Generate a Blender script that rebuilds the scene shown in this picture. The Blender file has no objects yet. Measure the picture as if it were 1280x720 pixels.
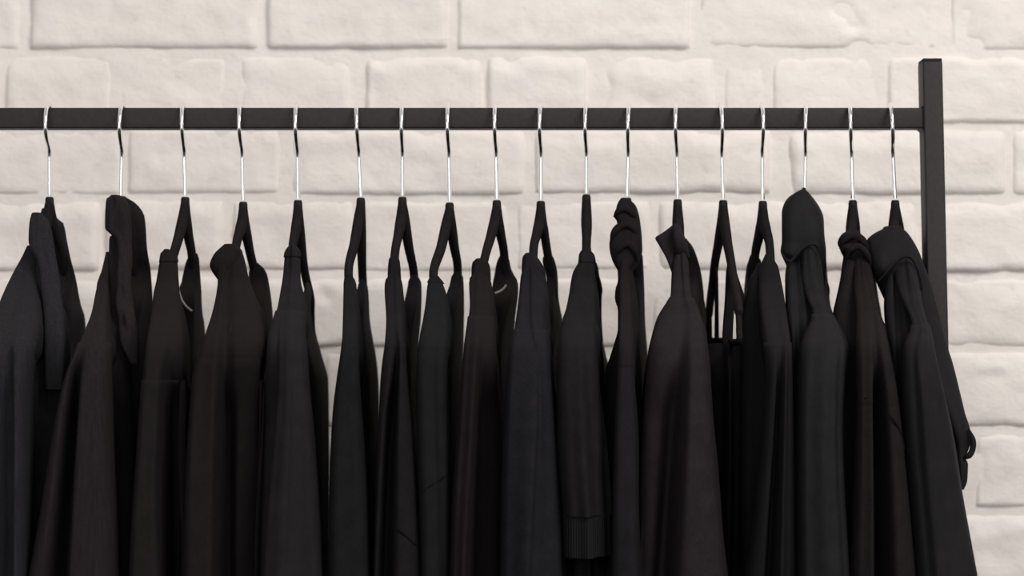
import bpy, math, random
import numpy as np
from mathutils import Vector, noise

scene = bpy.context.scene
COL = scene.collection

# ------------------------------------------------------------------ camera
F = 2703.0                      # focal length in pixels of a 1280 px wide frame
PITCH = math.radians(2.5)       # camera looks slightly upwards
CAM = Vector((0.0, -2.0, 1.304))
cam_data = bpy.data.cameras.new('camera')
cam_data.sensor_width = 36.0
cam_data.lens = F / 1280.0 * 36.0
cam_data.dof.use_dof = True
cam_data.dof.focus_distance = 1.90
cam_data.dof.aperture_fstop = 5.6
cam_data.clip_start = 0.05
cam = bpy.data.objects.new('camera', cam_data)
cam.location = CAM
cam.rotation_euler = (math.pi / 2 + PITCH, 0, 0)
COL.objects.link(cam)
scene.camera = cam

# ------------------------------------------------------------------ light
world = bpy.data.worlds.new('room_light')
scene.world = world
world.use_nodes = True
wbg = world.node_tree.nodes['Background']
wbg.inputs['Color'].default_value = (1.0, 0.985, 0.965, 1)
wbg.inputs['Strength'].default_value = 0.45

def area(name, loc, target, size, power, color):
    l = bpy.data.lights.new(name, 'AREA')
    l.shape = 'RECTANGLE'; l.size, l.size_y = size
    l.energy = power; l.color = color
    o = bpy.data.objects.new(name, l)
    o.location = loc
    o.rotation_euler = (Vector(target) - Vector(loc)).to_track_quat('-Z', 'Y').to_euler()
    COL.objects.link(o)
    return o
area('window_light', (1.7, -2.2, 3.4), (0.1, 0.1, 1.35), (1.6, 1.4), 80, (1.0, 0.985, 0.96))
area('added_front_light', (-0.5, -4.4, 2.0), (0.0, 0.1, 1.35), (2.4, 1.9), 52, (1.0, 0.99, 0.975))  # added light behind the camera, brightens the chrome stems and the cloth

scene.view_settings.view_transform = 'Standard'
scene.view_settings.look = 'None'
scene.view_settings.gamma = 1
scene.view_settings.exposure = 0.0
scene.view_settings.use_curve_mapping = False

# ------------------------------------------------------------------ helpers
SP, CP = math.sin(PITCH), math.cos(PITCH)
def P(px, py, Y):
    """point of the place seen at pixel (px,py) of the photograph that stands at depth Y"""
    a = (px - 640.0) / F; b = -(py - 360.0) / F
    d = Vector((a, CP - b * SP, SP + b * CP))
    return CAM + d * ((Y - CAM.y) / d.y)

def pchip(pts):
    """monotone cubic through (y, value) points; linear, damped outside the range below, clamped above"""
    xs = [float(p[0]) for p in pts]; vs = [float(p[1]) for p in pts]
    n = len(xs)
    if n == 1:
        return lambda y: vs[0]
    h = [xs[i + 1] - xs[i] for i in range(n - 1)]
    dl = [(vs[i + 1] - vs[i]) / h[i] for i in range(n - 1)]
    m = [dl[0]] + [0.0] * (n - 2) + [dl[-1]]
    for i in range(1, n - 1):
        if dl[i - 1] * dl[i] > 0:
            w1 = 2 * h[i] + h[i - 1]; w2 = h[i] + 2 * h[i - 1]
            m[i] = (w1 + w2) / (w1 / dl[i - 1] + w2 / dl[i])
    def f(y):
        if y <= xs[0]: return vs[0]
        if y >= xs[-1]: return vs[-1] + 0.12 * dl[-1] * (y - xs[-1])
        i = 0
        while y > xs[i + 1]: i += 1
        t = (y - xs[i]) / h[i]
        t2, t3 = t * t, t * t * t
        return ((2*t3 - 3*t2 + 1) * vs[i] + (t3 - 2*t2 + t) * h[i] * m[i]
                + (-2*t3 + 3*t2) * vs[i + 1] + (t3 - t2) * h[i] * m[i + 1])
    return f

def sm(a, b, x):
    t = min(1.0, max(0.0, (x - a) / (b - a)))
    return t * t * (3 - 2 * t)

def mesh_obj(name, verts, faces, mat, parent=None, origin=(0, 0, 0), smooth=True):
    o = Vector(origin)
    me = bpy.data.meshes.new(name)
    me.from_pydata([(v[0] - o.x, v[1] - o.y, v[2] - o.z) for v in verts], [], faces)
    me.validate()
    if smooth:
        me.polygons.foreach_set('use_smooth', [True] * len(me.polygons))
    me.update()
    me.materials.append(mat)
    ob = bpy.data.objects.new(name, me)
    COL.objects.link(ob)
    if parent is not None:
        ob.parent = parent
    else:
        ob.location = o
    return ob

def thing(name, label, cat, loc, group=None):
    e = bpy.data.objects.new(name, None)
    e.empty_display_size = 0.02
    e.location = loc
    e['label'] = label; e['category'] = cat
    if group: e['group'] = group
    COL.objects.link(e)
    return e

def tube(path, rx, ry=None, nseg=10, up=Vector((1, 0, 0)), radii=None, caps=True):
    """sweep an ellipse (rx along 'up' side, ry across) along a path"""
    ry = ry or rx
    path = [Vector(p) for p in path]
    n = len(path)
    verts, faces = [], []
    for i, p in enumerate(path):
        t = (path[min(i + 1, n - 1)] - path[max(i - 1, 0)]).normalized()
        a = up - t * up.dot(t)
        if a.length < 1e-6: a = Vector((0, 0, 1)) - t * t.z
        a.normalize(); b = t.cross(a)
        k = radii[i] if radii else 1.0
        for j in range(nseg):
            an = 2 * math.pi * j / nseg
            verts.append(p + a * (rx * k * math.cos(an)) + b * (ry * k * math.sin(an)))
    for i in range(n - 1):
        for j in range(nseg):
            j2 = (j + 1) % nseg
            faces.append((i*nseg + j, i*nseg + j2, (i+1)*nseg + j2, (i+1)*nseg + j))
    if caps:                                     # caps on their own vertices keep the shading of the sides clean
        k = len(verts)
        verts += [v.copy() for v in verts[:nseg]] + [v.copy() for v in verts[(n-1)*nseg:n*nseg]]
        faces.append(tuple(reversed(range(k, k + nseg))))
        faces.append(tuple(range(k + nseg, k + 2 * nseg)))
    return verts, faces

def join(*parts):
    V, Fc = [], []
    for v, f in parts:
        k = len(V); V += list(v); Fc += [tuple(i + k for i in q) for q in f]
    return V, Fc

def catmull(pts, sub=6):
    pts = [Vector(p) for p in pts]
    out = []
    for i in range(len(pts) - 1):
        p0 = pts[max(i-1, 0)]; p1 = pts[i]; p2 = pts[i+1]; p3 = pts[min(i+2, len(pts)-1)]
        for k in range(sub):
            t = k / sub
            out.append(0.5 * ((2*p1) + (p2-p0)*t + (2*p0-5*p1+4*p2-p3)*t*t + (3*p1-p0-3*p2+p3)*t**3))
    out.append(pts[-1])
    return out

def bevel_box(x0, x1, y0, y1, z0, z1, b):
    """box with chamfered vertical/long edges (all edges)"""
    import bmesh
    bm = bmesh.new()
    bmesh.ops.create_cube(bm, size=1)
    for v in bm.verts:
        v.co = Vector(((x0+x1)/2 + v.co.x*(x1-x0), (y0+y1)/2 + v.co.y*(y1-y0), (z0+z1)/2 + v.co.z*(z1-z0)))
    bmesh.ops.bevel(bm, geom=list(bm.edges), offset=b, segments=3, profile=0.6, affect='EDGES')
    bm.verts.ensure_lookup_table()
    V = [v.co.copy() for v in bm.verts]
    Fc = [tuple(v.index for v in f.verts) for f in bm.faces]
    bm.free()
    return V, Fc

# ------------------------------------------------------------------ materials
def new_mat(name):
    m = bpy.data.materials.new(name); m.use_nodes = True
    nt = m.node_tree
    return m, nt, nt.nodes['Principled BSDF']

def nz(nt, scale, detail=4, rough=0.55, vec=None):
    n = nt.nodes.new('ShaderNodeTexNoise')
    n.inputs['Scale'].default_value = scale; n.inputs['Detail'].default_value = detail
    n.inputs['Roughness'].default_value = rough
    if vec: nt.links.new(vec, n.inputs['Vector'])
    return n

def coords(nt, scale=(1, 1, 1), kind='Object'):
    tc = nt.nodes.new('ShaderNodeTexCoord'); mp = nt.nodes.new('ShaderNodeMapping')
    mp.inputs['Scale'].default_value = scale
    nt.links.new(tc.outputs[kind], mp.inputs['Vector'])
    return mp.outputs['Vector']

def ramp(nt, fac, c0, c1, p0=0.3, p1=0.7):
    r = nt.nodes.new('ShaderNodeValToRGB')
    r.color_ramp.elements[0].position = p0; r.color_ramp.elements[1].position = p1
    r.color_ramp.elements[0].color = (*c0, 1); r.color_ramp.elements[1].color = (*c1, 1)
    nt.links.new(fac, r.inputs['Fac'])
    return r

def bump(nt, h, strength, dist, prev=None):
    b = nt.nodes.new('ShaderNodeBump')
    b.inputs['Strength'].default_value = strength; b.inputs['Distance'].default_value = dist
    nt.links.new(h, b.inputs['Height'])
    if prev: nt.links.new(prev, b.inputs['Normal'])
    return b.outputs['Normal']

FAB_K = 0.56
def fabric(name, base, grain=700, streak=0.0, sheen=0.0, rough=0.92, spec=0.10, wr=0.35):
    base = (base[0] * FAB_K * 1.03, base[1] * FAB_K * 0.93, base[2] * FAB_K * 1.03)
    m, nt, bs = new_mat(name)
    v = coords(nt)
    n1 = nz(nt, grain, 2, 0.6, v)
    if streak > 0:
        vs = coords(nt, (1, 1, 0.06))
        n2 = nz(nt, 420, 3, 0.6, vs)
    else:
        n2 = nz(nt, 60, 4, 0.6, v)
    mix = nt.nodes.new('ShaderNodeMath'); mix.operation = 'ADD'
    nt.links.new(n1.outputs['Fac'], mix.inputs[0]); nt.links.new(n2.outputs['Fac'], mix.inputs[1])
    hf = nt.nodes.new('ShaderNodeMath'); hf.operation = 'MULTIPLY'; hf.inputs[1].default_value = 0.5
    nt.links.new(mix.outputs[0], hf.inputs[0])
    k0, k1 = 0.72 - streak * 0.3, 1.28 + streak * 0.3
    r = ramp(nt, hf.outputs[0], tuple(c * k0 for c in base), tuple(c * k1 for c in base), 0.32, 0.68)
    nt.links.new(r.outputs['Color'], bs.inputs['Base Color'])
    bs.inputs['Roughness'].default_value = rough
    bs.inputs['Specular IOR Level'].default_value = spec
    bs.inputs['Sheen Weight'].default_value = sheen
    bs.inputs['Sheen Roughness'].default_value = 0.5
    bs.inputs['Sheen Tint'].default_value = (1, 1, 1, 1)
    vw = coords(nt, (1, 1, 0.35))
    n3 = nz(nt, 22, 3, 0.5, vw)
    nb = bump(nt, n3.outputs['Fac'], wr, 0.006)
    nb = bump(nt, n1.outputs['Fac'], 0.25, 0.0006, nb)
    nt.links.new(nb, bs.inputs['Normal'])
    return m

def paint_mat():
    m, nt, bs = new_mat('painted_brick')
    v = coords(nt, kind='Object')
    geo = nt.nodes.new('ShaderNodeNewGeometry')
    v = geo.outputs['Position']
    n1 = nz(nt, 9, 5, 0.6, v)
    n2 = nz(nt, 70, 5, 0.65, v)
    r = ramp(nt, n1.outputs['Fac'], (0.79, 0.722, 0.672), (0.83, 0.772, 0.73), 0.3, 0.72)
    # thin grime marks in a few places
    r2 = ramp(nt, n2.outputs['Fac'], (0.90, 0.885, 0.87), (1, 1, 1), 0.26, 0.42)
    mul = nt.nodes.new('ShaderNodeMixRGB'); mul.blend_type = 'MULTIPLY'; mul.inputs[0].default_value = 1.0
    nt.links.new(r.outputs['Color'], mul.inputs[1]); nt.links.new(r2.outputs['Color'], mul.inputs[2])
    nt.links.new(mul.outputs[0], bs.inputs['Base Color'])
    bs.inputs['Roughness'].default_value = 0.55
    bs.inputs['Specular IOR Level'].default_value = 0.25
    n3 = nz(nt, 45, 6, 0.6, v)
    mp = nt.nodes.new('ShaderNodeMapping'); mp.inputs['Scale'].default_value = (1, 1, 2.2)
    mp.inputs['Rotation'].default_value = (0, 0.4, 0)
    nt.links.new(v, mp.inputs['Vector'])
    n4 = nz(nt, 150, 5, 0.6, mp.outputs['Vector'])
    nb = bump(nt, n3.outputs['Fac'], 0.42, 0.0045)
    nb = bump(nt, n4.outputs['Fac'], 0.25, 0.0014, nb)
    nt.links.new(nb, bs.inputs['Normal'])
    return m

def steel_black():
    m, nt, bs = new_mat('black_powder_coat')
    v = coords(nt)
    n1 = nz(nt, 260, 4, 0.6, v)
    r = ramp(nt, n1.outputs['Fac'], (0.0138, 0.0103, 0.0096), (0.0225, 0.0170, 0.0158))
    nt.links.new(r.outputs['Color'], bs.inputs['Base Color'])
    bs.inputs['Roughness'].default_value = 0.55
    bs.inputs['Specular IOR Level'].default_value = 0.28
    nt.links.new(bump(nt, n1.outputs['Fac'], 0.25, 0.0006), bs.inputs['Normal'])
    return m

def chrome_mat():
    m, nt, bs = new_mat('chrome_wire')
    v = coords(nt)
    n1 = nz(nt, 120, 3, 0.5, v)
    r = ramp(nt, n1.outputs['Fac'], (0.90, 0.90, 0.89), (0.97, 0.97, 0.97))
    nt.links.new(r.outputs['Color'], bs.inputs['Base Color'])
    bs.inputs['Metallic'].default_value = 1.0
    bs.inputs['Roughness'].default_value = 0.16
    return m

def plain(name, c, rough=0.6, k=0.15, scale=80):
    m, nt, bs = new_mat(name)
    n1 = nz(nt, scale, 4, 0.6, coords(nt))
    r = ramp(nt, n1.outputs['Fac'], tuple(x * (1 - k) for x in c), tuple(x * (1 + k) for x in c))
    nt.links.new(r.outputs['Color'], bs.inputs['Base Color'])
    bs.inputs['Roughness'].default_value = rough
    bs.inputs['Specular IOR Level'].default_value = 0.2
    nt.links.new(bump(nt, n1.outputs['Fac'], 0.2, 0.002), bs.inputs['Normal'])
    return m

def rib_mat(base):
    m, nt, bs = new_mat('ribbed_knit')
    v = coords(nt)
    w = nt.nodes.new('ShaderNodeTexWave'); w.wave_type = 'BANDS'; w.bands_direction = 'X'
    w.inputs['Scale'].default_value = 150; w.inputs['Distortion'].default_value = 0.4
    nt.links.new(v, w.inputs['Vector'])
    r = ramp(nt, w.outputs['Fac'], tuple(c * 0.85 for c in base), tuple(c * 1.15 for c in base))
    nt.links.new(r.outputs['Color'], bs.inputs['Base Color'])
    bs.inputs['Roughness'].default_value = 0.95; bs.inputs['Specular IOR Level'].default_value = 0.1
    nt.links.new(bump(nt, w.outputs['Fac'], 0.6, 0.002), bs.inputs['Normal'])
    return m

M_PAINT = paint_mat()
M_STEEL = steel_black()
M_CHROME = chrome_mat()
M_CAP = plain('black_plastic', (0.009, 0.008, 0.007), 0.7)
M_FLOOR = plain('dark_concrete', (0.035, 0.033, 0.031), 0.7, 0.25, 6)
M_VELVET = fabric('black_flocking', (0.026, 0.0235, 0.0225), 1200, 0, 0.0, 0.95, 0.05, 0.1)
M_THREAD = plain('pale_thread', (0.35, 0.31, 0.27), 0.8)

# ------------------------------------------------------------------ setting: floor and painted brick wall
WALL_Y = 0.30        # plane of the brick faces
MORTAR_Y = WALL_Y + 0.0040

fl = mesh_obj('floor', [(-6, -7, 0), (6, -7, 0), (6, 1, 0), (-6, 1, 0)], [(0, 1, 2, 3)], M_FLOOR, smooth=False)
fl['kind'] = 'structure'

def wall_backing():
    x0, x1, z0, z1 = -1.45, 1.45, 0.55, 2.1
    nx, nzz = 290, 155
    V, Fc = [], []
    for j in range(nzz + 1):
        for i in range(nx + 1):
            x = x0 + (x1 - x0) * i / nx; z = z0 + (z1 - z0) * j / nzz
            d = 0.0034 * noise.noise((x * 11, 3.1, z * 14)) + 0.0014 * noise.noise((x * 55, 9.1, z * 55))
            V.append((x, MORTAR_Y - d, z))
    for j in range(nzz):
        for i in range(nx):
            a = j * (nx + 1) + i
            Fc.append((a, a + 1, a + nx + 2, a + nx + 1))
    # the wall's large plain remainder around it, one plane a little behind
    k = len(V)
    yb = MORTAR_Y + 0.004
    V += [(-6, yb, 0), (6, yb, 0), (6, yb, 4.0), (-6, yb, 4.0)]
    Fc.append((k, k + 1, k + 2, k + 3))
    return V, Fc
wall = mesh_obj('wall_back', *wall_backing(), M_PAINT)
wall['kind'] = 'structure'

ROWS = [  # (top y, bottom y, joints) in pixels of the photograph
    (-28, 67, [-250, 30, 328, 566, 869, 1180, 1475]),
    (67, 158, [-150, 0, 143, 290, 447, 605, 742, 899, 960, 1104, 1395]),
    (158, 248, [-125, 155, 357, 662, 975, 1262, 1540]),
    (248, 344, [-155, 128, 284, 447, 640, 818, 990, 1150, 1420]),
    (344, 438, [-230, 60, 300, 560, 810, 1060, 1340]),
    (438, 540, [-160, 120, 400, 690, 960, 1108, 1390]),
    (540, 640, [-200, 80, 360, 640, 930, 1212, 1490]),
    (640, 738, [-170, 115, 260, 540, 830, 1105, 1390]),
]
WIDE = {(1, 447): 2.6, (1, 290): 2.0, (0, 1180): 2.2, (2, 975): 2.8, (2, 357): 1.8, (1, 742): 1.8, (6, 1212): 1.8, (0, 30): 1.5}
FLUSH = {(1, 143), (1, 605), (3, 128), (2, 155), (2, 1262), (3, 1150), (3, 990)}   # joints the paint has almost filled
rng = random.Random(5)
# chips and hollows under the paint: (x, y, half width, half height, depth in mm) measured on the photograph
DENTS = [(1052, 12, 12, 9, 3.5), (1068, 30, 12, 12, 4.0), (1070, 56, 14, 8, 4.0), (1206, 28, 12, 22, 4.5), (1216, 56, 16, 8, 3.0),
         (880, 40, 10, 22, 2.8), (905, 62, 22, 6, 2.2), (300, 100, 10, 26, 3.0), (756, 110, 8, 30, 3.4), (982, 215, 10, 26, 4.0),
         (480, 72, 34, 7, 3.5), (525, 70, 24, 6, 3.0), (368, 205, 9, 30, 2.6), (465, 110, 14, 18, 2.2), (1250, 247, 22, 5, 4.0),
         (815, 300, 8, 30, 2.5), (800, 345, 24, 6, 2.0), (1222, 590, 9, 30, 2.5), (170, 215, 16, 12, 1.8), (540, 205, 24, 10, 1.2),
         (1232, 160, 30, 5, 2.0), (820, 30, 26, 4, 1.2), (585, 110, 30, 12, 1.2), (1250, 690, 26, 20, 2.5), (1240, 470, 30, 8, 1.6)]
DENTS_W = []
for (_x, _y, _rx, _ry, _d) in DENTS:
    _p = P(_x, _y, WALL_Y); DENTS_W.append((_p.x, _p.z, _rx * 0.00085, _ry * 0.00085, _d * 0.001))
def dents(x, z):
    d = 0.0
    for (cx, cz, rx, rz, dp) in DENTS_W:
        if abs(x - cx) < 2 * rx and abs(z - cz) < 2 * rz:
            q = ((x - cx) / rx) ** 2 + ((z - cz) / rz) ** 2
            d += dp * math.exp(-q) * (1 + 0.7 * noise.noise((x * 60, 1.3, z * 60)))
    return d

def brick(x0, x1, z0, z1, gap, seed, fine, fl0, fl1):
    """a brick with soft, uneven painted edges: height field over its cell"""
    gl = gap * fl0; gr = gap * fl1
    xa, xb = x0 + gl, x1 - gr
    za, zb = z0 + gap * 0.8, z1 - gap * 0.15
    st = 0.0042 if fine else 0.014
    nx = max(6, int((xb - xa) / st)); nzv = max(5, int((zb - za) / st))
    V, Fc = [], []
    prot = 0.0034 + 0.0022 * math.sin(seed * 12.9)
    tilt = 0.012 * math.sin(seed * 3.7); tiltz = 0.02 * math.sin(seed * 5.3)
    cx, cz = (xa + xb) / 2, (za + zb) / 2
    hw, hh = (xb - xa) / 2, (zb - za) / 2
    rad = 0.006 + 0.005 * abs(math.sin(seed * 7.7))
    soft = 0.0042 + 0.0060 * abs(math.sin(seed * 4.1))
    def warp(t):  # denser towards the edges
        return 0.5 - 0.5 * math.cos(math.pi * t) * (0.35 + 0.65 * abs(math.cos(math.pi * t)) ** 0.3) if 0 < t < 1 else t
    for j in range(nzv + 1):
        for i in range(nx + 1):
            x = xa + (xb - xa) * i / nx; z = za + (zb - za) * j / nzv
            wob = 0.0042 * noise.noise((x * 28 + seed, seed * 1.7, z * 28)) + 0.0018 * noise.noise((x * 90, seed, z * 90))
            dxe = hw - abs(x - cx); dze = (hh - abs(z - cz)) * (0.42 if z > cz else 1.0)   # paint lies thick and soft on the upper edge
            dx = rad - dxe; dz = rad - dze
            sd = math.hypot(max(dx, 0), max(dz, 0)) + min(max(dx, dz), 0) - rad   # <0 inside
            e = -sd + wob
            h = prot * sm(-0.0015, soft, e)
            h += sm(0.0, 0.012, e) * (0.0022 * noise.noise((x * 13 + seed * 3, seed, z * 20)) +
                                     0.0014 * noise.noise((x * 42, seed * 2, z * 42)) + tilt * (x - cx) * 0.7 + tiltz * (z - cz))
            chip = noise.noise((x * 24 + seed * 7, 4.2, z * 24))
            if chip > 0.5:
                h -= 0.003 * sm(0.5, 0.85, chip)
            if fine: h -= dents(x, z)
            border = (i in (0, nx)) or (j in (0, nzv))
            V.append((x, MORTAR_Y + 0.006 if border else MORTAR_Y - h + 0.0012 * (1 - sm(-0.001, 0.003, e)), z))
    for j in range(nzv):
        for i in range(nx):
            a = j * (nx + 1) + i
            Fc.append((a, a + 1, a + nx + 2, a + nx + 1))
    return V, Fc

def lay_bricks():
    rows = []
    for k, (ya, yb, js) in enumerate(ROWS):
        zt = P(640, ya, WALL_Y).z; zb = P(640, yb, WALL_Y).z
        rows.append((zb, zt, [(P(x, (ya + yb) / 2, WALL_Y).x, 0.3 if (k, x) in FLUSH else WIDE.get((k, x), 1.0)) for x in js], True))
    zt0 = rows[0][1]; zb0 = rows[-1][0]
    for k in range(3):       # courses above and below the picture
        rows.append((zt0 + k * 0.081, zt0 + (k + 1) * 0.081, [(-0.9 + 0.12 * (k % 2) + 0.24 * i, 1.0) for i in range(9)], False))
        rows.append((zb0 - (k + 1) * 0.081, zb0 - k * 0.081, [(-0.82 + 0.12 * (k % 2) + 0.24 * i, 1.0) for i in range(9)], False))
    s = 0
    for zb, zt, js, vis in rows:
        ext_l = [(js[0][0] - 0.24, 1.0)]
        ext_r = [(js[-1][0] + 0.24, 1.0)]
        js = ext_l + js + ext_r
        for (xa, fa), (xb, fb) in zip(js[:-1], js[1:]):
            s += 1
            fine = vis and xb > -0.62 and xa < 0.66
            jz = rng.uniform(-0.0012, 0.0012)
            v, f = brick(xa, xb, zb + jz, zt + jz, 0.0026, s * 1.37, fine, fa, fb)
            c = ((xa + xb) / 2, WALL_Y, (zb + zt) / 2)
            o = mesh_obj('brick', v, f, M_PAINT, None, c)
            o.parent = wall
lay_bricks()

# ------------------------------------------------------------------ clothes rack
RAIL_Z = P(640, 147.3, -0.0095).z
R_H = 0.0095
def make_rack():
    t = thing('clothes_rack', 'black square-tube steel clothes rack with upright post, carrying all the black garments', 'clothes rack', (0, 0, 0))
    px = P(1167.3, 140, -0.0125).x
    V, Fc = bevel_box(-1.25, px, -R_H, R_H, RAIL_Z - R_H, RAIL_Z + R_H, 0.0015)
    mesh_obj('rail', V, Fc, M_STEEL, t)
    ztop = P(1167, 76, -0.0125).z
    lean = math.tan(math.radians(0.75))
    def post(x, lean):
        V, Fc = bevel_box(-0.0092, 0.0092, -0.0125, 0.0125, 0.03, ztop, 0.0018)
        V = [Vector((x + v.x + (RAIL_Z - v.z) * lean, v.y, v.z)) for v in V]
        o = mesh_obj('post', V, Fc, M_STEEL, t)
        xt = x + (RAIL_Z - ztop) * lean
        V, Fc = bevel_box(xt - 0.0088, xt + 0.0088, -0.0121, 0.0121, ztop - 0.001, ztop + 0.0025, 0.001)
        mesh_obj('end_cap', V, Fc, M_CAP, o)
        xb = x + (RAIL_Z - 0.02) * lean
        V, Fc = bevel_box(xb - 0.0125, xb + 0.0125, -0.24, 0.24, 0.004, 0.029, 0.0018)
        mesh_obj('foot', V, Fc, M_STEEL, t)
        # weld fillets above and below the joint
        s = -1 if x > 0 else 1
        for up in (1, -1):
            prof = []
            r = 0.0062
            x_face = x + s * 0.0085; z_face = RAIL_Z + up * (R_H - 0.0006)
            for k in range(7):
                a = math.pi / 2 * k / 6
                prof.append((x_face + s * (r - r * math.sin(a)), z_face + up * (r - r * math.cos(a))))
            prof = prof + [(x_face - s * 0.001, z_face - up * 0.001)]
            n = len(prof)
            V = [(p[0], -0.0088, p[1]) for p in prof] + [(p[0], 0.0088, p[1]) for p in prof]
            Fc = [(i, (i + 1) % n, n + (i + 1) % n, n + i) for i in range(n)]
            Fc += [tuple(range(n)), tuple(range(2 * n - 1, n - 1, -1))]
            mesh_obj('weld', V, Fc, M_STEEL, t, smooth=False)
    post(px, lean)
    post(-1.25, 0.0)
make_rack()

# ------------------------------------------------------------------ clothes hangers
def make_hanger(label, top_x, stem, near, far, near_tip_px, far_tip_px, near_path, far_path):
    """chrome hook over the rail, black flocked body with two sloping arms and a lower bar"""
    xt = P(top_x, 147, 0).x
    S = P(stem[0], stem[1], 0)
    t = thing('clothes_hanger', label, 'hanger', (S.x, 0, S.z - 0.14), 'black flocked hangers on the rail')
    zc = RAIL_Z + R_H - 0.0176
    rr = 0.0217
    pts = []
    for a in range(5, 181 + 17, 8):                        # from the free end behind, over the rail, to the front
        an = math.radians(a)
        pts.append((math.cos(an) * rr, zc + math.sin(an) * rr))
    pts.append((-0.0165, zc - 0.0115))
    pts.append((-0.0090, zc - 0.0162))
    pts.append((-0.0022, zc - 0.0202))
    pts.append((0.0, zc - 0.0232))
    zs = S.z + 0.002
    for k in range(1, 7):
        pts.append((0.0, zc - 0.0232 + (zs - (zc - 0.0232)) * k / 6))
    # slope of the hanger's plane so that hook lies in it
    N = P(near_tip_px, 440, -0.185); Fp = P(far_tip_px, 445, 0.185)
    sl = (N.x - Fp.x) / 0.37
    path = []
    for (y, z) in pts:
        f = min(1, max(0, (RAIL_Z + 0.01 - z) / (RAIL_Z + 0.01 - zs)))
        path.append(Vector((xt + (S.x - xt) * f - y * sl, y, z)))
    v, f = tube(path, 0.00188, None, 12)
    mesh_obj('hook', v, f, M_CHROME, t, t.location)
    # flocked neck and arms
    v, f = tube([(S.x, 0, S.z + 0.0005), (S.x, 0, S.z - 0.0015), (S.x, 0, S.z - 0.0065), (S.x, 0, S.z - 0.008)], 0.0040, None, 14,
                radii=[0.8, 1, 1.05, 1.0])
    mesh_obj('ferrule', v, f, M_CAP, t, t.location)
    def arm(pt, sign, inner):
        """neck, visible part down to where it slips into the garment, then inside the shoulder to its tip"""
        u1 = min(0.050, max(0.022, 0.026 + (pt[1] - 310) * 0.0007))
        A = P(pt[0], pt[1] - 4, -sign * u1)
        q = [Vector((S.x, 0, S.z - 0.006)),
             Vector((S.x + (A.x - S.x) * 0.22, -sign * 0.005, S.z - 0.020)),
             Vector((S.x + (A.x - S.x) * 0.55, -sign * u1 * 0.5, S.z - 0.006 + (A.z - S.z + 0.006) * 0.62)), A]
        n0 = len(q)
        for (x, y, u) in inner:
            if u > u1 + 0.016: q.append(P(x, y, -sign * u))
        T = q[-1]
        q = catmull(q, 7)
        n = len(q)
        bk = 0.22 if pt[1] > 305 else 0.0
        rad = [1.0 + bk * math.exp(-((i - 9) / 7.0) ** 2) for i in range(n)]
        rad[0] = 1.0; rad[-1] = 0.6; rad[-2] = 0.85
        return tube(q, 0.0040, 0.0062, 12, radii=rad), T
    a1, T1 = arm(near, 1, near_path)
    a2, T2 = arm(far, -1, far_path)
    v, f = join(a1, a2)
    mesh_obj('hanger_body', v, f, M_VELVET, t, t.location)
    b1 = T1 + Vector((0, 0.012, -0.024)); b2 = T2 + Vector((0, -0.012, -0.024))
    q = catmull([T1 + Vector((0, 0.004, 0)), T1 + Vector((0, 0.001, -0.014)), b1, b1.lerp(b2, 0.5), b2, T2 + Vector((0, -0.001, -0.014)), T2 + Vector((0, -0.004, 0))], 8)
    v, f = tube(q, 0.0028, 0.0032, 10)
    mesh_obj('trouser_bar', v, f, M_VELVET, t, t.location)
    return sl

# ------------------------------------------------------------------ garments
UN = [(240, .036), (280, .040), (315, .046), (345, .064), (380, .115), (410, .165), (435, .196), (480, .208), (720, .222), (1300, .226)]
UF = [(240, .036), (280, .040), (315, .046), (345, .062), (385, .115), (415, .165), (440, .192), (480, .198), (720, .200), (1300, .200)]
Y_END = 1130

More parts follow.
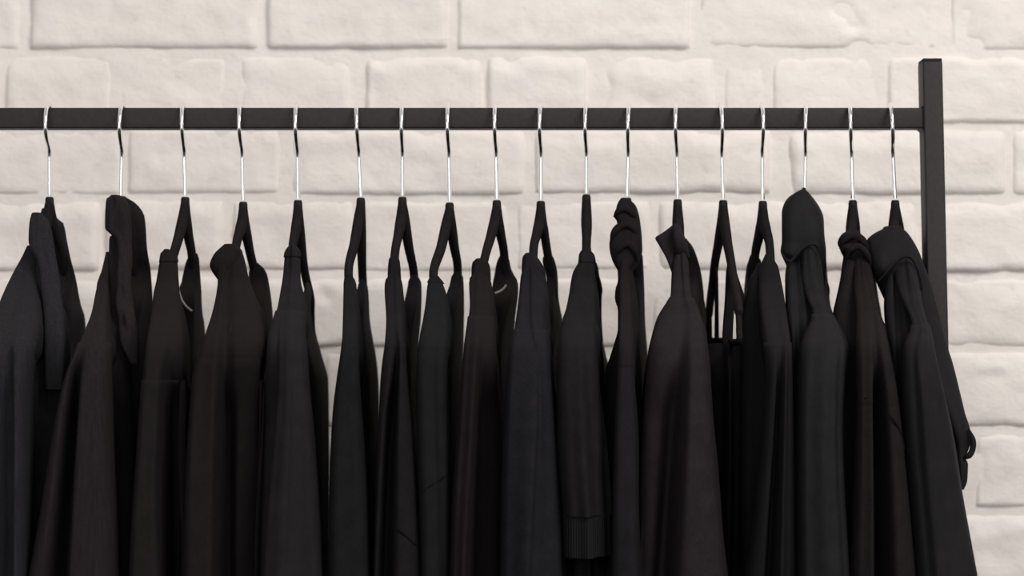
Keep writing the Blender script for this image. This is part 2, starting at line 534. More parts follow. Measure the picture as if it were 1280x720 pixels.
class Loft:
    """closed, cloth-like volume made of horizontal slices. Outer edge columns are read off the photograph as (y, x);
    depth u(y) is metres towards the viewer (sign=+1) or towards the wall (sign=-1)."""
    def __init__(self, L, R, mids=None, u=UN, uin=None, sign=1, y0=None, y1=Y_END, slope=0.0, edge=None,
                 bw=0.8, grow=0.0, contract=None, setback=None, noise_amp=0.0010, seed=0.0, step=6.0, round_top=True, round_h=7.0, taper=False, nf=1.0):
        self.L, self.R = pchip(L), pchip(R)
        self.y0 = y0 if y0 is not None else max(L[0][0], R[0][0])
        self.y1 = y1
        self.u = pchip(u); self.sign = sign
        self.uin = uin if callable(uin) else (pchip(uin) if uin else (lambda y: 0.04 * (1 - sm(348, 392, y))))
        self.slope = slope; self.edge = edge; self.bw = bw; self.grow = grow
        self.contract = contract; self.setback = setback
        self.na = noise_amp; self.seed = seed; self.step = step
        self.rt = round_top; self.rh = round_h; self.taper = taper; self.nf = nf
        if mids is None: mids = [(0.33, 0), (0.67, 0)]
        self.mids = []
        for c, r in mids:
            cf = c if isinstance(c, float) else pchip(c)
            rf = pchip(r) if isinstance(r, (list, tuple)) else (lambda y, r=r: r)
            self.mids.append((cf, rf))

    def row(self, y):
        """front profile of one slice -> list of (X, Y), slice height z"""
        u = self.u(y)
        if self.setback: u -= self.setback(y)
        if self.taper: u -= 0.0010 * (1 - sm(self.y0, self.y0 + 16, y))
        xl, xr = self.L(y), self.R(y)
        if xr - xl < 1.2:
            c = (xl + xr) / 2; xl, xr = c - 0.6, c + 0.6
        if self.contract:
            k = self.contract(y); c = (xl + xr) / 2
            xl, xr = c - (c - xl) * k, c + (xr - c) * k
        Yd = -self.sign * u
        A = P(xl, y, Yd); B = P(xr, y, Yd)
        z = A.z
        xa, xb = A.x - self.grow, B.x + self.grow
        w = xb - xa
        E = self.edge if self.edge is not None else min(0.022, 0.5 * w)
        E = min(E, 0.7 * w)
        damp = min(1.0, w / 0.022)
        cols = []
        last = xa
        n = len(self.mids)
        for i, (cf, rf) in enumerate(self.mids):
            if isinstance(cf, float): x = xa + cf * w
            else: x = P(cf(y), y, Yd).x
            lo = last + 0.04 * w
            hi = xb - 0.05 * w * (n - i)
            x = min(max(x, lo), max(lo, hi))
            rv = rf(y)
            k = 1.0 + 0.4 * sm(430, 520, y)
            if rv < -4: rv = -4 + (rv + 4) * (1.0 + 1.3 * sm(440, 520, y))     # deep folds between the lit ridges
            cols.append((x, rv * 0.001 * damp * k)); last = x
        first, lastc = cols[0], cols[-1]
        pts = []
        K = 7
        # rounded left edge
        for k in range(K):
            t = k / K
            pts.append((xa + (first[0] - xa) * t, first[1] - E * (1 - math.sqrt(max(0, 1 - (1 - t) ** 2)))))
        for (c0, c1) in zip(cols[:-1], cols[1:]):
            for k in range(5):
                t = k / 5; s = t * t * (3 - 2 * t)
                pts.append((c0[0] + (c1[0] - c0[0]) * t, c0[1] + (c1[1] - c0[1]) * s))
        for k in range(K + 1):
            t = k / K
            pts.append((lastc[0] + (xb - lastc[0]) * t, lastc[1] - E * (1 - math.sqrt(max(0, 1 - t ** 2)))))
        return pts, u, z, E, (xa + xb) / 2, w

    def wrinkle(self, x, y, z):
        if not self.na: return 0.0
        fall = sm(380, 520, y)          # folds deepen where the cloth hangs free
        return self.na * (noise.noise((x * 55 * self.nf + self.seed * 9, self.seed, z * 17 * self.nf)) * 1.3 * (1 - 0.7 * fall) +
                          noise.noise((x * 46 + self.seed * 7, self.seed * 2, z * 4.5)) * 3.4 * fall +
                          noise.noise((x * 150 + self.seed, self.seed * 3, z * 34)) * 0.45)

    def build(self):
        ys = []
        y = self.y0
        while y < min(self.y1, 726):
            ys.append(y); y += self.step
        while y < self.y1:
            ys.append(y); y += 22
        ys.append(self.y1)
        rows = []
        for y in ys:
            pts, u, z, E, cx, w = self.row(y)
            ui = min(self.uin(y), u - 0.010)
            ring = []
            for (x, d) in pts:
                nv = self.wrinkle(x, y, z)
                ring.append((x, -self.sign * (u + d + self.grow + nv), z))
            # back half: right edge inwards along the hanger, inner end, left edge back out
            uo = u - E
            dep = uo - ui
            if dep < 0.003:
                ui = uo - 0.003; dep = 0.003
            m = 6
            right, left = [], []
            for k in range(1, m + 1):
                t = k / m
                uu = uo - dep * t
                c = cx + self.slope * (uu - u) * self.sign
                hw = 0.5 * w * (1 + (self.bw - 1) * sm(0, 1, t))
                if k == m: hw *= 0.55
                wv = 0.0
                if self.na and k < m:
                    wv = 2.2 * self.na * noise.noise((uu * 40 + self.seed, self.seed * 5, z * 12)) * min(1, w / 0.03)
                right.append((c + hw + wv, -self.sign * uu, z))
                left.append((c - hw + wv, -self.sign * uu, z))
            ring += right + left[::-1]
            rows.append(ring)
        n = len(rows[0])
        # round the top over
        if self.rt:
            r0 = rows[0]
            cx = sum(p[0] for p in r0) / n; cy = sum(p[1] for p in r0) / n
            hz = self.rh * 0.00068
            top = []
            for s, h in ((0.45, 1.0), (0.80, 0.80), (0.95, 0.42)):
                top.append([(cx + (p[0] - cx) * s, cy + (p[1] - cy) * s, p[2] + hz * h) for p in r0])
            rows = top + rows
        V = [p for r in rows for p in r]
        Fc = []
        for i in range(len(rows) - 1):
            for j in range(n):
                j2 = (j + 1) % n
                q = (i*n + j, (i+1)*n + j, (i+1)*n + j2, i*n + j2)
                Fc.append(q if self.sign > 0 else q[::-1])
        k = len(rows) - 1
        Fc.append(tuple(range(n))); Fc.append(tuple(range(k * n + n - 1, k * n - 1, -1)))
        return V, Fc

    def on(self, px, py, out=0.0):
        """point on the front surface seen at pixel (px,py)"""
        pts, u, z, E, cx, w = self.row(py)
        X = P(px, py, -self.sign * u).x
        X = min(max(X, pts[0][0]), pts[-1][0])
        d = 0
        for a, b in zip(pts[:-1], pts[1:]):
            if a[0] <= X <= b[0]:
                t = (X - a[0]) / max(1e-9, b[0] - a[0]); d = a[1] + (b[1] - a[1]) * t; break
        return Vector((X, -self.sign * (u + d + self.grow + out + self.wrinkle(X, py, z)), z))

def garment(g):
    k = g['seed']
    hk = g['hanger']
    nearL, nearR = g['near'][0], g['near'][1]
    seam = g.get('seam', 430)
    mid_n = g.get('tip', None)
    if mid_n is None:
        sL, sR = g.get('sleeve', g['near'])[0], g.get('sleeve', g['near'])[1]
        mid_n = (pchip(sL)(440) + pchip(sR)(440)) / 2
    fl_ = g['far']
    mid_f = (pchip(fl_[0])(440) + pchip(fl_[1])(440)) / 2
    if 'arm_path' in g:
        npath, fpath = g['arm_path']
    else:
        uu = pchip(g.get('u', UN)); Lf, Rf = pchip(nearL), pchip(nearR)
        npath = [((Lf(y) + Rf(y)) / 2, y, uu(y) - 0.020) for y in (352, 368, 384, 400, 414, 424)]
        uu = pchip(g.get('uf', UF)); L2, R2 = pchip(fl_[0]), pchip(fl_[1])
        fpath = [((L2(y) + R2(y)) / 2, y, uu(y) - 0.020) for y in (356, 372, 388, 404, 418, 428)]
    hang = make_hanger(g['hanger_label'], hk[0], hk[1], hk[2], hk[3], mid_n, mid_f, npath, fpath)
    slope = hang
    X0 = P(hk[1][0], hk[1][1], 0).x
    base = Vector((X0, 0.0, P(640, Y_END, -0.2).z))
    t = thing(g['name'], g['label'], g['cat'], base, g.get('group', 'black garments on the rail'))
    mat = g['mat']
    na = g.get('na', 0.0011)
    parts = []
    # body: shoulders, torso
    own_sleeve = 'sleeve' in g
    un = g.get('u', UN)
    nb = Loft(nearL, nearR, g.get('mids'), u=un, slope=slope, seed=k, noise_amp=na,
              contract=(lambda y: 1 - 0.34 * sm(seam + 8, seam + 50, y)),
              setback=(lambda y: 0.050 * sm(seam + 6, seam + 55, y)), y1=g.get('body_end', Y_END),
              round_h=g.get('rh', 1.5))
    parts.append(nb.build())
    fb = Loft(fl_[0], fl_[1], None, u=g.get('uf', UF), sign=-1, slope=slope, seed=k + 3, noise_amp=na,
              contract=(lambda y: 1 - 0.25 * sm(seam - 2, seam + 40, y)), setback=(lambda y: 0.03 * sm(seam, seam + 45, y)),
              y1=g.get('body_end', Y_END), round_h=1.5)
    parts.append(fb.build())
    if 'body' in g:
        b = g['body']
        bl = Loft(b[0], b[1], b[3] if len(b) > 3 else None, u=b[2], slope=slope, seed=k + 5, noise_amp=na * 1.3,
                  y1=g.get('body_end', Y_END), uin=lambda y: 0.03 * (1 - sm(350, 400, y)), bw=0.7)
        parts.append(bl.build())
    v, f = join(*parts)
    mesh_obj('body', v, f, mat, t, base)
    # sleeves
    if g.get('sleeves', True):
        sl_src = g.get('sleeve', (nearL, nearR, un))
        su = sl_src[2] if len(sl_src) > 2 else un
        suf = pchip(su)
        smids = g.get('smids', g.get('mids'))
        y1 = g.get('sleeve_end', Y_END)
        s = Loft(sl_src[0], sl_src[1], smids, u=su, slope=slope, seed=k, noise_amp=na, y0=g.get('sleeve_top', seam - 2), y1=y1,
                 uin=lambda y: suf(y) - 0.085, bw=0.72, grow=g.get('proud', 0.0), taper=('proud' not in g), round_top=own_sleeve, round_h=5)
        v, f = s.build()
        so = mesh_obj('sleeve', v, f, g.get('sleeve_mat', mat), t, base)
        uff = pchip(g.get('uf', UF))
        s2 = Loft(fl_[0], fl_[1], None, u=g.get('uf', UF), sign=-1, slope=slope, seed=k + 3, noise_amp=na, y0=seam + 4, y1=y1,
                  uin=lambda y: uff(y) - 0.08, bw=0.75, grow=0.0004, round_top=False)
        v, f = s2.build()
        so2 = mesh_obj('sleeve', v, f, g.get('sleeve_mat', mat), t, base)
        if 'cuff' in g:
            a, b = g['cuff']
            for (src, sg, mm, par, uu) in (((sl_src[0], sl_src[1]), 1, smids, so, su), ((fl_[0], fl_[1]), -1, None, so2, g.get('uf', UF))):
                uf2 = pchip(uu)
                c = Loft(src[0], src[1], mm, u=uu, sign=sg, slope=slope, seed=k, noise_amp=0, y0=a, y1=b, uin=lambda y: uf2(y) - 0.075,
                         bw=0.72, grow=0.0002, round_top=False)
                v, f = c.build()
                mesh_obj('cuff', v, f, g['cuff_mat'], par, base)
        ref = s
    else:
        ref = nb
    # neck bands, collars, folds
    if 'neck' in g:
        nk = g['neck']
        c = Loft(nk[0], nk[1], None, u=nk[2], slope=slope, seed=k, noise_amp=0.0004, y1=nk[0][-1][0], step=3, round_h=1.5, bw=0.9, uin=lambda y: 0.030)
        v, f = c.build()
        mesh_obj('neckband', v, f, mat, t, base)
    if 'band' in g:
        a, b = g['band']
        c = Loft(nearL, nearR, g.get('mids'), u=un, slope=slope, seed=k, noise_amp=0.0004, y0=nb.y0, y1=b, grow=0.0009, bw=0.9, step=3,
                 round_h=g.get('rh', 1.5) + 0.6, uin=lambda y: 0.036)
        v, f = c.build()
        mesh_obj('neckband', v, f, g.get('band_mat', mat), t, base)
    for ex in g.get('extras', []):
        kw = dict(ex.get('kw', {}))
        c = Loft(ex['L'], ex['R'], ex.get('mids'), u=ex['u'], sign=ex.get('sign', 1), slope=slope, seed=k + 11,
                 y1=min(ex['L'][-1][0], ex['R'][-1][0]), step=3,
                 uin=(lambda y, ex=ex, uu=pchip(ex['u']): uu(y) - ex.get('thick', 0.02)),
                 noise_amp=ex.get('na', 0.0010), bw=ex.get('bw', 0.9), edge=ex.get('edge'), round_h=ex.get('rh', 2), nf=ex.get('nf', 1.0))
        v, f = c.build()
        o = mesh_obj(ex['name'], v, f, ex.get('mat', mat), t, base)
        if 'label' in ex: o['label'] = ex['label']
    for path in g.get('seams', []):
        q = catmull([ref.on(x, y, 0.0002) for x, y in path], 6)
        v, f = tube(q, 0.0009, None, 6, up=Vector((0.3, 0.2, 1)))
        mesh_obj('stitched_seam', v, f, M_SEAM, t, base)
    for path, u, r, nm in g.get('rolls', []):
        q = catmull([P(x, y, -u) for x, y in path], 6)
        n = len(q)
        for i, p in enumerate(q):                       # the roll sinks into the cloth at both ends
            p.y += 0.0035 * (1 - sm(0, 0.25, i / (n - 1)) * sm(0, 0.25, 1 - i / (n - 1)))
        v, f = tube(q, r, None, 10, up=Vector((0.1, 1, 0.2)), radii=[0.35 + 0.65 * sm(0, 0.3, i / (n - 1)) * sm(0, 0.3, 1 - i / (n - 1)) for i in range(n)])
        mesh_obj(nm, v, f, mat, t, base)
    for path, u in g.get('threads', []):
        q = catmull([P(x, y, -u) for x, y in path], 6)
        v, f = tube(q, 0.0011, None, 6, up=Vector((0.3, 0.2, 1)))
        o = mesh_obj('hanging_loop', v, f, M_THREAD, t, base)
        o['label'] = 'thin pale hanging loop inside the neck'

M_SEAM = plain('black_stitching', (0.002, 0.0018, 0.0018), 0.95)
def FB(name, c, **kw): return fabric(name, c, **kw)
C_COOL = (0.0175, 0.0185, 0.0190)
C_WARM = (0.0200, 0.0172, 0.0168)
C_BLUE = (0.0160, 0.0172, 0.0200)
C_DEEP = (0.0120, 0.0108, 0.0104)
C_MAUV = (0.0215, 0.0180, 0.0182)

GARMENTS = []
def G(**kw): GARMENTS.append(kw)
G(name='button_shirt', cat='shirt', label='charcoal shirt with folded collar on the leftmost hanger, cut by the left edge',
  hanger=(61.5, (62, 247), (47, 318), (77, 320)), hanger_label='black velvet hanger at far left, under the charcoal collared shirt',
  mat=FB('charcoal_shirting', (0.0310, 0.0322, 0.0330), streak=0.25), seam=430, proud=0.0012,
  near=([(308, 33), (322, 25), (345, 11), (362, 2), (390, -10), (430, -24), (520, -34), (720, -40)],
        [(308, 38), (325, 45), (350, 47), (400, 44), (430, 37), (450, 33), (500, 30), (720, 28)]),
  mids=[(0.2, 0), ([(308, 35), (345, 26), (400, 12), (430, 10), (720, 9)], [(308, 0), (420, 0), (450, -7), (720, -9)]),
        ([(308, 36), (345, 34), (400, 25), (430, 21), (720, 19)], 2)],
  far=([(262, 54), (275, 52), (300, 60), (340, 66), (400, 70), (720, 70)],
       [(259, 66), (272, 72), (280, 82), (300, 86), (320, 90), (350, 98), (380, 104), (398, 110), (430, 112), (720, 106)]),
  body=([(330, 40), (430, 0), (720, -20)], [(330, 66), (380, 72), (430, 77), (487, 77), (720, 76)], [(330, .05), (380, .085), (430, .105), (720, .13)]),
  extras=[dict(name='collar', L=[(267, 38), (275, 35.5), (300, 34), (310, 36), (325, 45), (350, 49), (400, 53), (487, 54)],
               R=[(267, 51), (275, 58), (290, 63), (318, 68), (363, 75), (430, 80), (487, 78)],
               u=[(267, .052), (300, .062), (340, .078), (363, .092), (430, .122), (487, .128)], thick=0.013, edge=0.005)])
G(name='denim_shirt', cat='shirt', label='faded black denim shirt with wrinkled turned-up collar, second hanger from the left',
  hanger=(153.5, (151, 247), (144, 318), (162, 320)), hanger_label='velvet hanger second from the left, its body hidden by a turned-up denim collar',
  mat=FB('black_denim', (0.0260, 0.0232, 0.0226), streak=0.3, grain=900), seam=430, proud=0.0014,
  near=([(316, 132), (335, 127), (365, 118), (390, 113), (410, 105), (425, 98), (445, 90), (470, 80), (560, 60), (650, 45), (720, 32)],
        [(316, 136), (350, 135), (380, 133), (410, 131), (440, 132), (480, 133), (560, 135), (640, 138), (720, 141)]),
  mids=[([(316, 132.8), (400, 114), (470, 86), (600, 68), (720, 52)], 0),
        ([(316, 133.5), (400, 118), (440, 100), (470, 92), (520, 87), (600, 80), (680, 75), (720, 72)], [(316, 0), (430, 0), (480, -15), (720, -18)]),
        ([(316, 134), (400, 124), (470, 105), (600, 96), (720, 90)], 3),
        ([(316, 134.3), (400, 128), (470, 121), (600, 118), (720, 116)], 1)],
  far=([(247, 150), (300, 152), (345, 154), (430, 155), (720, 158)],
       [(247, 158), (256, 172), (272, 182), (310, 186), (345, 192), (400, 196), (440, 200), (720, 205)]),
  body=([(300, 135), (345, 133), (430, 126), (720, 118)], [(300, 150), (430, 160), (720, 168)], [(300, .045), (345, .058), (430, .115), (720, .14)]),
  extras=[dict(name='collar', L=[(245, 136), (249, 131), (285, 130), (292, 137), (300, 143), (320, 146), (380, 144), (430, 150), (455, 162)],
               R=[(245, 149), (250, 156), (275, 161), (310, 163), (345, 162), (380, 166), (420, 171), (455, 173)],
               mids=[(0.3, [(245, 0), (285, 2), (310, 3), (325, -2), (345, 4), (360, -1), (380, 4), (400, -2), (420, 3), (455, 0)]),
                     (0.6, [(245, 2), (285, 0), (310, -2), (325, 4), (345, -1), (360, 4), (380, -1), (400, 4), (420, -1), (455, 0)])],
               u=[(245, .050), (300, .060), (345, .080), (400, .112), (455, .13)], thick=0.016, edge=0.006, na=0.0034, nf=2.2)])
G(name='thin_sweater', cat='sweater', label='black sweater with a pale loop at its neck, third hanger from the left',
  hanger=(229, (231.5, 247), (217, 322), (240, 326)), hanger_label='velvet hanger third from the left, arms spread above the pale neck loop',
  mat=FB('dark_wool', (0.0195, 0.0175, 0.0170), grain=800), seam=477, proud=0.0011, band=(312, 327),
  near=([(313, 205), (316, 201), (325, 199), (345, 195), (365, 190), (395, 186), (430, 180), (475, 175), (540, 170), (620, 164), (680, 160), (720, 158)],
        [(313, 211), (316, 217), (325, 220), (345, 221), (370, 222), (420, 224), (475, 222), (560, 220), (720, 222)]),
  mids=[(0.2, 0), ([(312, 208), (345, 212), (430, 203), (475, 197), (540, 194), (600, 192), (680, 193), (720, 195)], 0),
        ([(312, 209), (345, 217), (430, 213), (475, 206), (540, 203), (720, 204)], [(312, 0), (400, -4), (475, -20), (720, -26)])],
  far=([(318, 240), (322, 236), (340, 231), (365, 227), (400, 224), (720, 224)],
       [(317, 247), (321, 249.5), (330, 250.5), (360, 253), (395, 256), (405, 258), (440, 260), (720, 255)]),
  threads=[([(221.5, 343), (222.5, 358), (226, 372), (232, 382), (240, 389)], 0.02)])
G(name='hoodie', cat='hoodie', label='brownish black top with a bulging soft hood, fourth hanger from the left',
  hanger=(301, (304, 253), (295, 312), (315, 330)), hanger_label='velvet hanger fourth from the left, above the bulging hood',
  mat=FB('brown_black_jersey', (0.0185, 0.0160, 0.0154), grain=700), seam=440,
  near=([(306, 279), (312, 272), (330, 270), (350, 270), (365, 268), (390, 262), (405, 257), (425, 250), (445, 243), (470, 236), (520, 232), (580, 228), (650, 226), (720, 225)],
        [(306, 295), (310, 299), (320, 303), (345, 308), (370, 317), (400, 324), (430, 327), (470, 323), (600, 318), (720, 315)]),
  mids=[(0.15, 0), ([(304, 286), (345, 279), (400, 273), (450, 269), (540, 266), (600, 264), (720, 263)], 2),
        ([(304, 289), (345, 284), (400, 281), (450, 278), (540, 275), (720, 274)], [(304, 0), (345, -3), (450, -14), (540, -20)]),
        ([(304, 292), (345, 292), (400, 296), (450, 294), (600, 290), (720, 288)], [(304, 0), (400, 0), (470, -12)])],
  far=([(330, 316), (340, 312), (400, 318), (720, 318)],
       [(329, 322), (333, 328), (345, 335), (370, 340), (400, 343), (440, 346), (720, 340)]),
  extras=[dict(name='hood', L=[(306, 278), (311, 271), (318, 264), (330, 260), (336, 262), (345, 268), (356, 276)],
               R=[(306, 295), (312, 300), (330, 296), (345, 289), (356, 281)],
               u=[(304, .045), (330, .055), (356, .050)], thick=0.04, rh=2)])
G(name='zip_jacket', cat='jacket', label='charcoal smooth jacket with a sharp lengthwise sleeve fold, fifth hanger from the left',
  hanger=(371, (372.5, 251), (366, 312), (381, 345)), hanger_label='velvet hanger fifth from the left, above the sharply folded charcoal sleeve',
  mat=FB('charcoal_twill', (0.0240, 0.0236, 0.0238), grain=1000), seam=390, proud=0.0012, band=(306, 321),
  near=([(307, 362), (312, 357), (318, 355), (340, 353), (365, 349), (385, 345), (400, 340), (420, 334), (450, 330), (480, 327), (560, 322), (640, 319), (720, 317)],
        [(307, 368), (312, 373), (320, 374), (345, 375), (380, 376.5), (420, 378), (470, 382), (560, 390), (640, 396), (720, 400)]),
  mids=[([(306, 364), (345, 358), (390, 349), (420, 347), (470, 345), (560, 337), (660, 327), (720, 324)], [(306, 0), (400, 0), (470, -10), (720, -14)]),
        ([(306, 364.5), (345, 360), (390, 353), (420, 351), (470, 350), (560, 343), (660, 334), (720, 331)], 2),
        ([(306, 366), (345, 366), (390, 363), (430, 363), (470, 364), (560, 362), (640, 358), (720, 354)], 7),
        ([(306, 366.3), (345, 367), (390, 365), (430, 366), (470, 368), (560, 367), (640, 365), (720, 362)], 5),
        ([(306, 367), (345, 370), (390, 370), (430, 371), (470, 376), (560, 382), (720, 390)], 3)],
  far=([(356, 384), (400, 384), (720, 384)],
       [(355, 388), (360, 391), (385, 392.5), (410, 394), (435, 400), (455, 406), (475, 411), (560, 412), (720, 412)]))
G(name='knit_top', cat='top', label='plain black knit top with narrow shoulders, sixth hanger from the left',
  hanger=(446, (451, 248), (436, 338), (453, 346)), hanger_label='velvet hanger sixth from the left, arms close together over the narrow knit top',
  mat=FB('cool_black_knit', (0.0150, 0.0158, 0.0162), grain=600),
  near=([(343, 433), (347, 430), (355, 429), (390, 428), (420, 427), (445, 424), (470, 420), (520, 414), (600, 410), (720, 407)],
        [(343, 439), (347, 442), (355, 445), (390, 446), (430, 446.5), (470, 448), (540, 452), (620, 457), (720, 462)]),
  far=([(352, 451), (358, 449), (400, 447), (720, 450)],
       [(351, 456), (355, 459), (365, 461), (400, 463), (430, 468), (460, 472), (490, 474), (720, 476)]))
G(name='crew_sweater', cat='sweater', label='black sweater with raised neckband and slanting sleeve seam, seventh hanger from the left',
  hanger=(503, (503, 247), (494, 318), (517, 343)), hanger_label='velvet hanger seventh from the left, right arm reaching far out',
  mat=FB('black_fleece', (0.0160, 0.0155, 0.0155), grain=550),
  neck=([(320, 489), (324, 485.5), (345, 484), (356, 484)], [(320, 496), (324, 499), (340, 500.5), (356, 501)], [(318, .046), (356, .058)]),
  near=([(343, 486.5), (347, 482.5), (352, 480.5), (360, 480), (400, 482), (430, 480), (450, 477), (480, 474), (560, 470), (650, 467), (720, 465)],
        [(343, 496), (347, 500), (352, 502), (360, 502.5), (400, 503), (440, 505), (480, 509), (540, 515), (600, 520), (660, 524), (720, 528)]),
  mids=[([(318, 491), (400, 488), (440, 489), (520, 480), (600, 475), (720, 470)], 0),
        ([(318, 492), (400, 492), (440, 496), (520, 489), (600, 483), (660, 480), (720, 478)], [(318, 0), (400, 0), (460, -13), (720, -12)]),
        ([(318, 494), (400, 497), (440, 501), (520, 499), (600, 498), (720, 498)], 4)],
  far=([(346, 514), (352, 511), (365, 510), (390, 507), (405, 504), (720, 505)],
       [(345, 522), (348, 525), (354, 527), (365, 527.5), (400, 526.5), (430, 524), (720, 526)]),
  seams=[[(490, 655), (498, 661), (508, 670), (518, 680), (524, 686)]])
G(name='jersey_shirt', cat='shirt', label='greenish black jersey shirt with thin neckband, eighth hanger from the left',
  hanger=(560.5, (562, 254), (542, 343), (572, 338)), hanger_label='velvet hanger eighth from the left, the lowest-set of the wide-spread ones',
  mat=FB('green_black_jersey', (0.0155, 0.0168, 0.0164), grain=900), band=(344, 353),
  near=([(346, 540), (350, 536), (356, 534), (375, 532), (395, 529), (420, 524), (450, 520), (490, 519), (560, 521), (640, 524), (720, 526)],
        [(346, 547), (350, 551), (356, 554), (375, 557), (420, 559), (470, 557), (540, 559), (620, 561), (720, 562)]),
  mids=[(0.3, 3), (0.55, 1), (0.78, -5)],
  far=([(341, 568), (346, 565), (360, 563), (395, 560), (720, 560)],
       [(340, 576), (343, 578), (350, 579.5), (380, 580.5), (420, 580), (450, 579), (720, 576)]),
  seams=[[(530, 613), (538, 607), (547, 601), (556, 595)]])
G(name='ribneck_sweater', cat='sweater', label='burgundy-tinged black sweater with raised neckband, ninth hanger from the left',
  hanger=(619.5, (621, 251), (607, 322), (630, 320)), hanger_label='velvet hanger ninth from the left, above the burgundy-tinged sweater',
  mat=FB('burgundy_black_wool', (0.0190, 0.0150, 0.0150), grain=650), seam=397,
  neck=([(324, 594), (328, 590), (340, 589), (356, 590)], [(324, 606), (328, 610), (335, 612), (356, 613)], [(322, .046), (356, .058)]), proud=0.0009,
  near=([(341, 592), (345, 588), (350, 586), (356, 586), (380, 587), (400, 585), (430, 581), (470, 577), (540, 572), (620, 566), (720, 562)],
        [(341, 603), (345, 609), (350, 613), (356, 614), (400, 615), (440, 618), (500, 622), (560, 625), (640, 626), (720, 627)]),
  mids=[(0.14, 1), ([(322, 598), (400, 596), (470, 593), (560, 588), (640, 583), (720, 579)], 5),
        ([(322, 602), (400, 606), (470, 602), (560, 600), (720, 596)], [(322, 2), (400, -2), (470, -16), (720, -20)])],
  far=([(320, 625), (330, 621), (345, 619), (365, 616), (720, 618)],
       [(319, 633), (322, 636), (335, 638.5), (345, 643), (352, 647), (362, 648), (390, 645), (430, 641), (720, 636)]),
  threads=[([(619, 366.5), (625, 364), (630, 360), (633, 356)], 0.015)])
G(name='sweatshirt', cat='sweatshirt', label='blue-black fleecy sweatshirt with a ridged sleeve fold, tenth hanger from the left',
  hanger=(676.5, (676, 252), (667, 315), (683, 312)), hanger_label='velvet hanger tenth from the left, above the blue-black sweatshirt',
  mat=FB('blue_black_fleece', (0.0185, 0.0190, 0.0210), grain=450), seam=413,
  neck=([(317, 656), (321, 653), (340, 652), (352, 653)], [(317, 667), (321, 671), (328, 676), (337, 680), (352, 682)], [(315, .046), (352, .058)]), proud=0.0011,
  near=([(334, 657), (338, 653), (345, 651), (365, 649), (390, 646), (410, 643), (430, 639), (460, 635), (540, 630), (640, 627), (720, 626)],
        [(334, 667), (338, 673), (345, 680), (352, 682.5), (370, 683), (385, 681.5), (400, 681), (430, 684), (470, 688), (540, 695), (600, 699), (660, 703), (720, 705)]),
  mids=[(0.15, 1), ([(315, 660), (345, 661), (400, 661), (450, 670), (520, 670), (600, 666), (680, 662), (720, 659)], [(315, 0), (345, -3), (400, -5), (450, 2), (520, 7), (720, 8)]),
        ([(315, 661), (345, 665), (400, 666), (450, 674), (520, 674), (600, 671), (680, 668), (720, 666)], [(315, 1), (345, 1), (400, 1), (450, 1), (520, 3), (720, 3)]),
        ([(315, 663), (345, 672), (400, 672), (450, 679), (520, 684), (600, 687), (720, 688)], [(315, 0), (450, -2), (720, -3)])],
  far=([(317, 682), (325, 678), (350, 684), (720, 690)],
       [(316, 688), (319, 690), (325, 693), (345, 697), (370, 698), (390, 701), (400, 703), (440, 703), (720, 705)]))
G(name='cuffed_sweater', cat='sweater', label='black sweater whose short sleeve ends in a ribbed cuff, eleventh hanger from the left',
  hanger=(733, (733, 244), (733, 313), (734, 318)), hanger_label='velvet hanger eleventh from the left, seen edge-on as one straight black strip',
  mat=FB('soft_black_wool', (0.0178, 0.0176, 0.0178), grain=600), seam=400, sleeve_end=647, cuff=(643, 698),
  cuff_mat=rib_mat((0.0118, 0.0112, 0.0112)), na=0.0016,
  body=([(400, 716), (500, 704), (720, 700)], [(400, 745), (500, 752), (720, 762)], [(400, .10), (470, .135), (720, .15)]), band=(312, 328),
  near=([(314, 727), (318, 725), (328, 724), (334, 719), (345, 715), (365, 712), (385, 708), (400, 703), (425, 699), (460, 696), (540, 696), (600, 700), (650, 704), (698, 706)],
        [(314, 738), (317, 741), (325, 743), (345, 744.5), (380, 745.5), (420, 746), (470, 749), (540, 755), (600, 758), (650, 761), (698, 762)]),
  mids=[(0.3, [(312, 1), (350, 3), (370, -2), (395, 3), (430, 2)]), (0.55, [(312, 1), (350, -2), (375, 3), (400, -2), (430, 2)]),
        (0.78, [(312, 0), (420, -3), (600, -7)])],
  far=([(330, 744), (400, 745), (720, 745)],
       [(329, 746), (335, 748), (360, 749.5), (390, 749), (420, 752), (445, 757), (465, 762), (560, 764), (720, 764)]))
